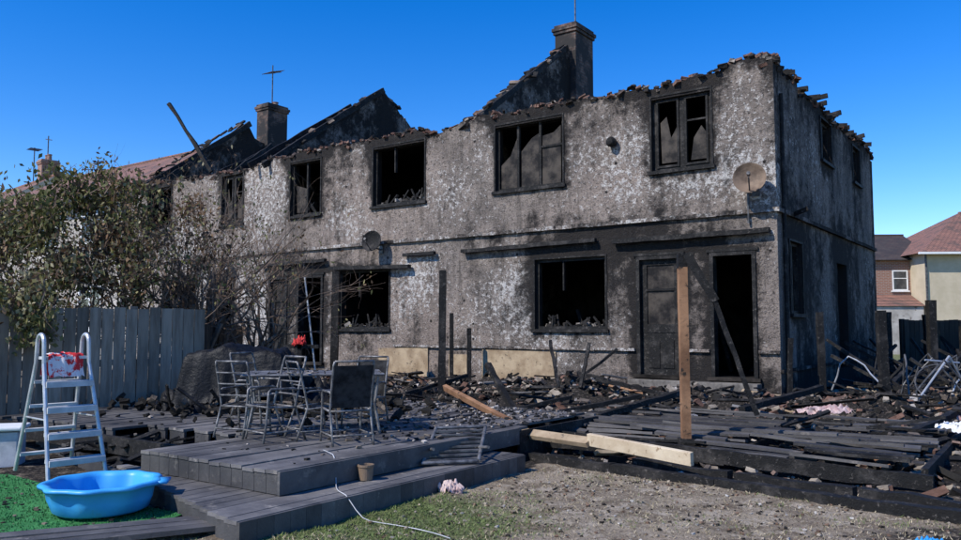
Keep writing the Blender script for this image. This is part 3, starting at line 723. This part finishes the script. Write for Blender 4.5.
while n<520:
    x=U(-12,10); w=U(-6.5,6); X,Y,_=W(x,w)
    if (x<.2 and w>-.3) or R()>dens(X,Y)*1.3: continue
    a=U(0,6.3);L=U(.15,1.1) ; z=gz(X,Y)+U(.02,.10); t=U(-.2,.2)
    dx,dy=math.cos(a)*L/2,math.sin(a)*L/2; x2,w2=Lc(X+dx,Y+dy); x3,w3=Lc(X-dx,Y-dy)
    if (x2<.1 and w2>-.05) or (x3<.1 and w3>-.05): continue
    mb.beam((X-dx,Y-dy,z+max(0,-t*L)),(X+dx,Y+dy,z+max(0,t*L)),U(.02,.09),U(.012,.035),random.choice(['char']*9+['woodpost','board','deck','deck']) if L<1 else 'char',roll=U(-.7,.7),seg=4,wob=.007); n+=1
mb.obj('charred_timber_debris')
mb=MB()
for (a,b,w) in [((.45,10.6,.15),(.10,11.2,.75),.08),((1.25,12.9,.3),(1.15,13.3,1.05),.05),((-1.2,11,.3),(-.2,12.0,.55),.06),((6.2,12.6,.2),(7.4,14,.5),.08),((3.2,9.9,.25),(4.6,10.9,.45),.09),((4.4,8.2,.2),(5.6,9.4,.3),.08),((6.5,10,.1),(5.2,8.4,.35),.06),((1.4,9.6,.2),(2.9,11.2,.4),.08),((.6,9.5,.2),(2.0,10.1,.4),.06),((8.1,14.3,.3),(7.2,15.5,1.0),.05),
 ((1.6,12.9,.3),(1.8,13.3,1.0),.05),((2.7,11.6,.3),(1.7,11.9,.5),.06),((-.1,9.4,.2),(1.1,9.9,.4),.05),((1.5,13.4,.3),(2.3,13.5,.9),.05)]:
    mb.beam(a,b,w,w*.8,'char',seg=8,wob=.008)
mb.obj('fallen_charred_beams')
def cloth(name,c,sx,sy,h,mat,seed,rot=0):
    mb=MB();n=24;vs=[]
    for j in range(n+1):
        for i in range(n+1):
            u,v=i/n*2-1,j/n*2-1; rr=1+.4*fr(u*1.5+seed,v*1.5,seed); f=max(0,1-(u*u+v*v)*.6)
            z=h*(f*.6+.8*abs(fr(u*3+seed,v*3,seed)))
            x,y=u*sx*rr*math.sqrt(1-v*v/2),v*sy*rr*math.sqrt(1-u*u/2); ca_,sa_=math.cos(rot),math.sin(rot)
            vs.append((c[0]+x*ca_-y*sa_,c[1]+x*sa_+y*ca_,c[2]+z))
    mb.faces(vs,[(j*(n+1)+i,j*(n+1)+i+1,(j+1)*(n+1)+i+1,(j+1)*(n+1)+i) for j in range(n) for i in range(n)],mat)
    return mb.obj(name,smooth=True)
cloth('pink_insulation',(4.15,9.7,.22),.4,.18,.11,'pink',3,.3); cloth('pink_insulation.001',(5.6,9.2,.2),.25,.15,.08,'pink',5); cloth('plaster_sheet',(4.75,7.9,.25),.22,.3,.08,'white',8)
cloth('white_cloth',(-.24,6.15,.0),.10,.07,.10,'pink',2)
cloth('blue_bag',(2.55,4.62,.0),.10,.06,.07,'blue',9)
e=empty('covered_barbecue',(-2.85,9.6,.0)); mb=MB()
for sx in (-.52,.48):
    for sy in (-.18,.2): mb.b2(sx-.02,sx+.02,sy-.02,sy+.02,0,.72,'dmetal')
mb.b2(-.55,.5,-.2,.25,.3,.33,'dmetal'); mb.b2(-.55,.5,-.2,.25,.7,.82,'dmetal'); mb.obj('stand',e)
mb=MB();n=44;vs=[]
for j in range(n+1):
    for i in range(n+1):
        u,v=i/n*2-1,j/n*2-1; m=max(abs(u),abs(v)); top=.97+.06*fr(u*2,v*2,4)+.08*math.exp(-((u+.1)/.25)**2)
        k=sm(.72,1,m); fold=.06*math.sin(math.atan2(v,u)*17+2*fr(u,v,3))*k; z=top*(1-k)+k*(.38+.25*fr(u*3,v*3,8)); q=1+.05*fr(u*4,v*4,1)+fold
        vs.append((u*.74*q,v*.42*q,z+.018*fr(u*7,v*7,6)))
mb.faces(vs,[(j*(n+1)+i,j*(n+1)+i+1,(j+1)*(n+1)+i+1,(j+1)*(n+1)+i) for j in range(n) for i in range(n)],'tarp'); mb.obj('melted_cover',e,smooth=True)
cloth('melted_plastic_heap',(-3.3,9.5,.1),.40,.45,.5,'tarp',6); cloth('melted_plastic_heap.001',(-2.2,9.8,.25),.6,.45,.45,'tarp',12)
cloth('red_cloth',(-2.45,10.9,1.0),.10,.08,.14,'redc',4)
mb=MB(); mb.beam((-2.45,10.9,0),(-2.45,10.9,1.03),.05,.05,'char'); mb.beam((-2.7,10.9,1.0),(-2.2,10.9,1.0),.05,.05,'char'); mb.obj('charred_stand')
mb=MB()
for k in range(60):
    X,Y=random.gauss(-2.5,.7),random.gauss(9.7,.5); a=U(0,6.3); L=U(.2,.7); mb.beam((X,Y,U(.28,.45)),(X+math.cos(a)*L,Y+math.sin(a)*L,U(.28,.75)),.03,.02,'char',roll=U(-1,1),seg=3,wob=.008)
for k in range(500):
    X,Y=random.gauss(-2.4,.8),random.gauss(9.5,.6); s=U(.03,.12); mb.box((X,Y,.32+U(0,.10)),(s,s*U(.4,1),s*.5),'rub',(U(-1,1),U(-1,1),U(0,6)),.3,random.choice([(.025,.023,.02)]*6+[(.16,.13,.1)]*2))
mb.obj('burnt_deck_debris')
# ---------------------------------------------------------------- furniture
def chair(name,loc,rz,z=.30,back=True,sling=True,sc=.78):
    e=empty(name,(loc[0],loc[1],z),rz,sc); mb=MB(); w=.25;r=.015
    for s in (-w,w):
        mb.tube([(s,-.25,0),(s,-.22,.2),(s,-.20,.42),(s,-.19,.60),(s,-.16,.63),(s,.15,.63),(s,.19,.61)],r,'fmetal')
        mb.tube([(s,.32,0),(s,.24,.22),(s,.17,.42),(s,.22,.65),(s,.30,.95),(s*.95,.315,1.0)],r,'fmetal')
        mb.tube([(s,-.21,.42),(s,.18,.40)],r,'fmetal')
        mb.tube([(s,-.23,.12),(s,.28,.12)],r*.8,'fmetal')
    mb.tube([(-w*.95,.315,1.0),(w*.95,.315,1.0)],r,'fmetal'); mb.tube([(-w,-.21,.42),(w,-.21,.42)],r,'fmetal'); mb.tube([(-w,.18,.40),(w,.18,.40)],r,'fmetal'); mb.tube([(-w,.28,.12),(w,.28,.12)],r*.8,'fmetal'); mb.tube([(-w,-.23,.12),(w,-.23,.12)],r*.8,'fmetal')
    mb.obj('frame',e,smooth=True)
    mb=MB()
    if back:
        pts=[(.19,.44),(.20,.55),(.225,.68),(.26,.8),(.30,.95)]
        for (y0,z0),(y1,z1) in zip(pts,pts[1:]): mb.poly([(-w+.01,y0+.012,z0),(w-.01,y0+.012,z0),(w-.01,y1+.012,z1),(-w+.01,y1+.012,z1)],'sling')
    if sling: mb.poly([(-w+.01,-.2,.425),(w-.01,-.2,.425),(w-.01,0,.40),(-w+.01,0,.40)],'sling'); mb.poly([(-w+.01,0,.40),(w-.01,0,.40),(w-.01,.18,.41),(-w+.01,.18,.41)],'sling')
    if not back:
        for zz in (.55,.7,.85): mb.tube([(-w,.2+(zz-.5)*.25,zz),(w,.2+(zz-.5)*.25,zz)],.01,'fmetal')
    mb.obj('seat_and_back',e)
chair('garden_chair',(-1.12,6.75),.45+math.pi,sling=False,sc=.68); chair('garden_chair.001',(-1.78,6.9),-.8,back=False,sling=False,sc=.7); chair('garden_chair.002',(-2.2,8.0),1.2,back=False,sc=.7); chair('garden_chair.003',(-1.15,8.0),-.3,sc=.66); chair('garden_chair.004',(-1.45,7.05),2.1,back=False,sling=False,sc=.66); chair('garden_chair.005',(-2.1,7.2),2.8,back=False,sling=True,sc=.66)
e=empty('garden_table',(-1.55,7.5,.30),.2,.76); mb=MB()
mb.tube([(-.82,-.4,.70),(.82,-.4,.70),(.82,.4,.70),(-.82,.4,.70),(-.82,-.4,.70)],.016,'fmetal')
for i in range(12): mb.b2(-.80+i*.134,-.80+i*.134+.118,-.39,.39,.695,.708,'fmetal')
for sx in (-1,1):
    for sy in (-1,1): mb.tube([(sx*.76,sy*.36,.69),(sx*.72,sy*.33,.35),(sx*.78,sy*.37,0)],.018,'fmetal')
    mb.tube([(sx*.73,-.34,.3),(sx*.73,.34,.3)],.01,'fmetal')
mb.tube([(-.73,0,.3),(.73,0,.3)],.01,'fmetal')
for k in range(30): mb.box((U(-.7,.7),U(-.35,.35),.715),(U(.02,.1),U(.02,.08),.012),'rub',(0,0,U(0,6)),.3,random.choice([(.03,.03,.03),(.15,.13,.12),(.4,.37,.34)]))
mb.obj('frame_and_slats',e)
e=empty('fallen_folding_chair',(-.22,6.95,.17),.25,1.15); mb=MB()
for s in (-.2,.2): mb.tube([(s-.1,-.32,.0),(s+.12,.32,.16)],.013,'fmetal'); mb.tube([(s-.02,-.30,.09),(s-.05,.3,.01)],.011,'fmetal')
for k in range(8):
    t=-.28+k*.075; mb.beam((-.20+t*.34,t,.07+t*.25+.01),(.20+t*.34,t,.07+t*.25+.01),.045,.012,'dmetal')
mb.tube([(-.31,-.32,0),(.09,-.32,0)],.013,'fmetal'); mb.tube([(-.08,.32,.16),(.32,.32,.16)],.013,'fmetal')
mb.obj('frame_and_slats',e)
mb=MB(); mb.lathe([(0,0),(.050,0),(.056,.09),(.062,.095),(.062,.11),(.05,.11),(.045,.02),(0,.02)],(-.84,5.95,.145),'rust',20); mb.obj('small_metal_pot')
mb=MB(); pts=[]
for i in range(30):
    t=i/29; X=-1.2+.35*t+.65*t*t+.05*math.sin(t*9); Y=6.15-1.35*t+.05*math.cos(t*7)
    pts.append((X,Y,.32-.17*sm(.15,.3,t)-.14*sm(.5,.65,t)))
mb.tube(pts,.0035,'step',5); mb.obj('garden_cable',smooth=True)
mb=MB(); mb.faces([(-5.2,7.2,.035),(-3.9,6.75,.035),(-3.0,6.05,.035),(-1.95,5.35,.035),(-2.05,5.02,.03),(-2.75,4.4,.03),(-4.2,3.8,.03),(-5.6,5,.03)],[(0,1,2,3,4,5,6,7)],'turf')
mp=[(-5.2,7.2),(-3.9,6.75),(-3.0,6.05),(-1.95,5.35),(-2.05,5.02),(-2.75,4.4),(-4.2,3.8)]
def inp(x,y,P):
    c=False
    for i in range(len(P)):
        (a,b),(d,e_)=P[i],P[i-1]
        if (b>y)!=(e_>y) and x<(d-a)*(y-b)/(e_-b)+a: c=not c
    return c
n=0
while n<9000:
    X=U(-4.3,-1.95);Y=U(4.3,7.0)
    if not inp(X,Y,mp): continue
    an=U(0,6.3);dx,dy=math.cos(an)*.004,math.sin(an)*.004; g=U(.6,1.2)*(.9+.5*fr(X*2,Y*2))
    mb.poly([(X-dx,Y-dy,.033),(X+dx,Y+dy,.033),(X+U(-.01,.01),Y+U(-.01,.01),.033+U(.010,.020))],'grass',(.05*g,.22*g,.065*g)); n+=1
for k in range(260):
    X=U(-4.2,-2);Y=U(4.4,6.9)
    if inp(X,Y,mp): s=U(.01,.035); mb.box((X,Y,.05),(s,s*.6,s*.3),'rub',(0,0,U(0,6)),.3,random.choice([(.03,.03,.03),(.1,.08,.06),(.25,.2,.15)]))
mb.obj('artificial_grass_mat')
e=empty('paddling_pool',(-2.52,5.42,.05),0,.76); mb=MB()
sc=lambda a,z:.035*math.cos(a*9)*sm(.0,.1,z)
mb.lathe([(0,.0),(.36,0),(.39,.02),(.42,.11),(.44,.21),(.475,.225),(.49,.215),(.492,.24),(.47,.255),(.43,.25),(.41,.21),(.385,.10),(.36,.03),(0,.025)],(0,0,0),'blue',90,wob=sc)
mb.box((.50,.08,.232),(.10,.22,.025),'blue',(0,0,.2))
for k in range(6): mb.lathe([(0,.037),(.03,.033),(.034,.025)],(.18*math.cos(k*1.05),.18*math.sin(k*1.05),0),'blue',10)
mb.obj('moulded_shell',e,smooth=True)
e=empty('pool_ladder',(-3.28,6.32,.14),-.15,.88); mb=MB(); r=.018
for s in (-.19,.19):
    pf=[]; top=1.12
    for i in range(13):
        a=math.pi*i/12; pf.append((s,-.075*math.cos(a),top+.085*math.sin(a)))
    mb.tube([(s*1.25,-.40,0),(s,-.09,.95)]+pf+[(s,.09,.95),(s*1.25,.34,0)],r,'alu',9)
for k in range(4):
    z=.14+k*.215; f=z/.95; y=-.40+.31*f; hw=.19*(1.25-.25*f)
    mb.box((0,y+.02,z),(hw*2-.01,.11,.03),'step'); mb.b2(-hw,hw,y-.045,y-.03,z-.035,z+.012,'step')
    y=.34-.25*f; mb.box((0,y,z),(hw*2-.01,.07,.025),'step')
mb.box((0,0,1.0),(.36,.15,.025),'step')
for s in (-.19,.19): mb.tube([(s*1.12,-.25,.48),(s*1.12,.22,.48)],.008,'alu')
mb.obj('rails_and_steps',e,rot=(0,0,1.0))
mb=MB();n=14;vs=[]
for j in range(n+1):
    for i in range(n+1):
        u,v=i/n*2-1,j/n*2-1; y=v*.1 if abs(v)<.5 else math.copysign(.05+.06*(abs(v)-.5),v); z=1.03 if abs(v)<.5 else 1.03-(abs(v)-.5)*.40
        vs.append((u*.15+.02*fr(u*2,v*2),y*1.4+.02*math.sin(u*9)*abs(v),z+.03*abs(fr(u*3,v*3))))
mb.faces(vs,[(j*(n+1)+i,j*(n+1)+i+1,(j+1)*(n+1)+i+1,(j+1)*(n+1)+i) for j in range(n) for i in range(n)],'red'); mb.obj('hanging_towel',e,rot=(0,0,1.0),smooth=True)
e=empty('plastic_storage_box',(-4.38,7.35,.0),.3); mb=MB(); mb.b2(-.2,.2,-.15,.15,0,.32,'step'); mb.b2(-.23,.23,-.18,.18,.33,.37,'white'); mb.b2(-.24,-.2,-.04,.04,.22,.30,'white'); mb.obj('box',e,bevel=.015)
mb=MB()
for k in range(14):
    c=Vector((6.6+U(-.6,1.2),11.7+U(-.8,1.2),.25)); pts=[];a=U(0,6)
    for i in range(9):
        t=i/8; pts.append(c+Vector((math.cos(a)*t*U(.9,1.1)*.9,math.sin(a)*t*.8,.5*math.sin(t*math.pi)*U(.7,1.3))))
    mb.tube(pts,.013,'alu' if k%5==0 else 'dmetal',6)
cc=Vector((6.5,11.5,.5)); mb.tube([cc+Vector((math.cos(a*.35)*.28,math.sin(a*.35)*.2,math.sin(a*.35)*.2+math.cos(a*.35)*.1)) for a in range(14)],.011,'dmetal',6)
for a,b in (((6.1,11.2,.3),(6.7,11.5,.85)),((6.7,11.5,.85),(7.1,11.7,.3)),((6.3,11.4,.8),(6.9,11.6,.75))): mb.tube([a,b],.014,'alu',6)
mb.obj('twisted_bicycle_frames')
mb=MB(); mb.b2(-.3,.3,-.3,.3,0,1.0,'green'); mb.b2(-.33,.33,-.33,.35,1.0,1.08,'green'); mb.tube([(-.28,.36,.95),(.28,.36,.95)],.02,'green'); mb.obj('wheelie_bin',loc=(13.5,23.3,0),bevel=.03)
mb=MB()
for k in range(110):
    X=U(6.5,12);Y=U(12,19); x,w=Lc(X,Y)
    a=U(0,3); L=U(.4,1.6); X2,Y2=X+math.cos(a)*L,Y+math.sin(a)*L
    if (x<.2) or Lc(X2,Y2)[0]<.2: continue
    mb.beam((X,Y,U(.1,.4)),(X2,Y2,U(.1,1.1)),.05,.05,'char',seg=4,wob=.01)
for k in range(14):
    X=U(9.5,12);Y=U(14,18)
    if Lc(X,Y)[0]<.3: continue
    mb.beam((X,Y,0),(X+U(-.15,.15),Y,U(.9,1.7)),.09,.09,'char',seg=5,wob=.01)
mb.obj('burnt_fence_remains')
mb=MB(); n=0
while n<20000:
    X=U(-2.2,3.6);Y=U(4.3,7.4); g,a,_=gmask(X,Y); x,w=Lc(X,Y)
    if x<-.1 and w>-10.6+.256*(-.16-x): continue
    if w>-6.8: continue
    q=g+.5*fr(X*2,Y*2,3)
    if R()>max(.12,q): continue
    h=U(.008,.026); an=U(0,6.3); z=gz(X,Y)-.003; dx,dy=math.cos(an)*.004,math.sin(an)*.004; lx,ly=U(-.03,.03),U(-.03,.03)
    col=(.16,.21,.065) if R()<q else (.48,.40,.26) if R()<.6 else (.22,.18,.10)
    v=U(.7,1.2); mb.poly([(X-dx,Y-dy,z),(X+dx,Y+dy,z),(X+lx,Y+ly,z+h)],'grass',tuple(c*v for c in col)); n+=1
mb.obj('lawn_grass')
mb=MB()
for k in range(5000):
    X=U(-1.5,4.2);Y=U(4.4,7.8); x,w=Lc(X,Y)
    if x<0 and w>-10.55: continue
    if R()>.35+abs(fr(X,Y))*1.5: continue
    s=U(.005,.024); mb.box((X,Y,gz(X,Y)+s*.2),(s,s*U(.5,1),s*.5),'rub',(U(-.4,.4),U(-.4,.4),U(0,6)),.3,random.choice([(.04,.035,.03)]*3+[(.38,.32,.25)]*4+[(.5,.47,.42)]+[(.2,.13,.09)]*2))
mb.obj('ground_litter')
# ---------------------------------------------------------------- light, sky, camera
el=math.radians(44); sd=Vector((-.84,-.54,0)).normalized()
sunv=Vector((sd.x*math.cos(el),sd.y*math.cos(el),math.sin(el)))
l=bpy.data.lights.new('sun','SUN'); l.energy=5.0; l.angle=math.radians(.5); l.color=(1,.96,.90)
lo=bpy.data.objects.new('sun',l); scene.collection.objects.link(lo); lo.rotation_euler=(-sunv).to_track_quat('-Z','Y').to_euler()
w=bpy.data.worlds.new('World'); scene.world=w; w.use_nodes=True; nt=w.node_tree
sk=nt.nodes.new('ShaderNodeTexSky'); sk.sky_type='NISHITA'; sk.sun_disc=False; sk.sun_elevation=el
sk.sun_rotation=math.atan2(sd.x,sd.y); sk.air_density=1.0; sk.dust_density=.0; sk.ozone_density=3.5; sk.altitude=600
hs=nt.nodes.new('ShaderNodeHueSaturation'); hs.inputs['Hue'].default_value=.514; hs.inputs['Saturation'].default_value=1.42; hs.inputs['Value'].default_value=1.55
nt.links.new(sk.outputs[0],hs.inputs['Color']); nt.links.new(hs.outputs[0],nt.nodes['Background'].inputs[0]); nt.nodes['Background'].inputs[1].default_value=.13
cam=bpy.data.cameras.new('camera'); cam.sensor_width=36; cam.lens=29.97; cam.clip_end=4000
co=bpy.data.objects.new('camera',cam); scene.collection.objects.link(co); co.location=(0,0,1.25); co.rotation_euler=(math.radians(94.15),0,0); scene.camera=co
scene.view_settings.view_transform='Standard'; scene.view_settings.look='None'; scene.view_settings.exposure=0
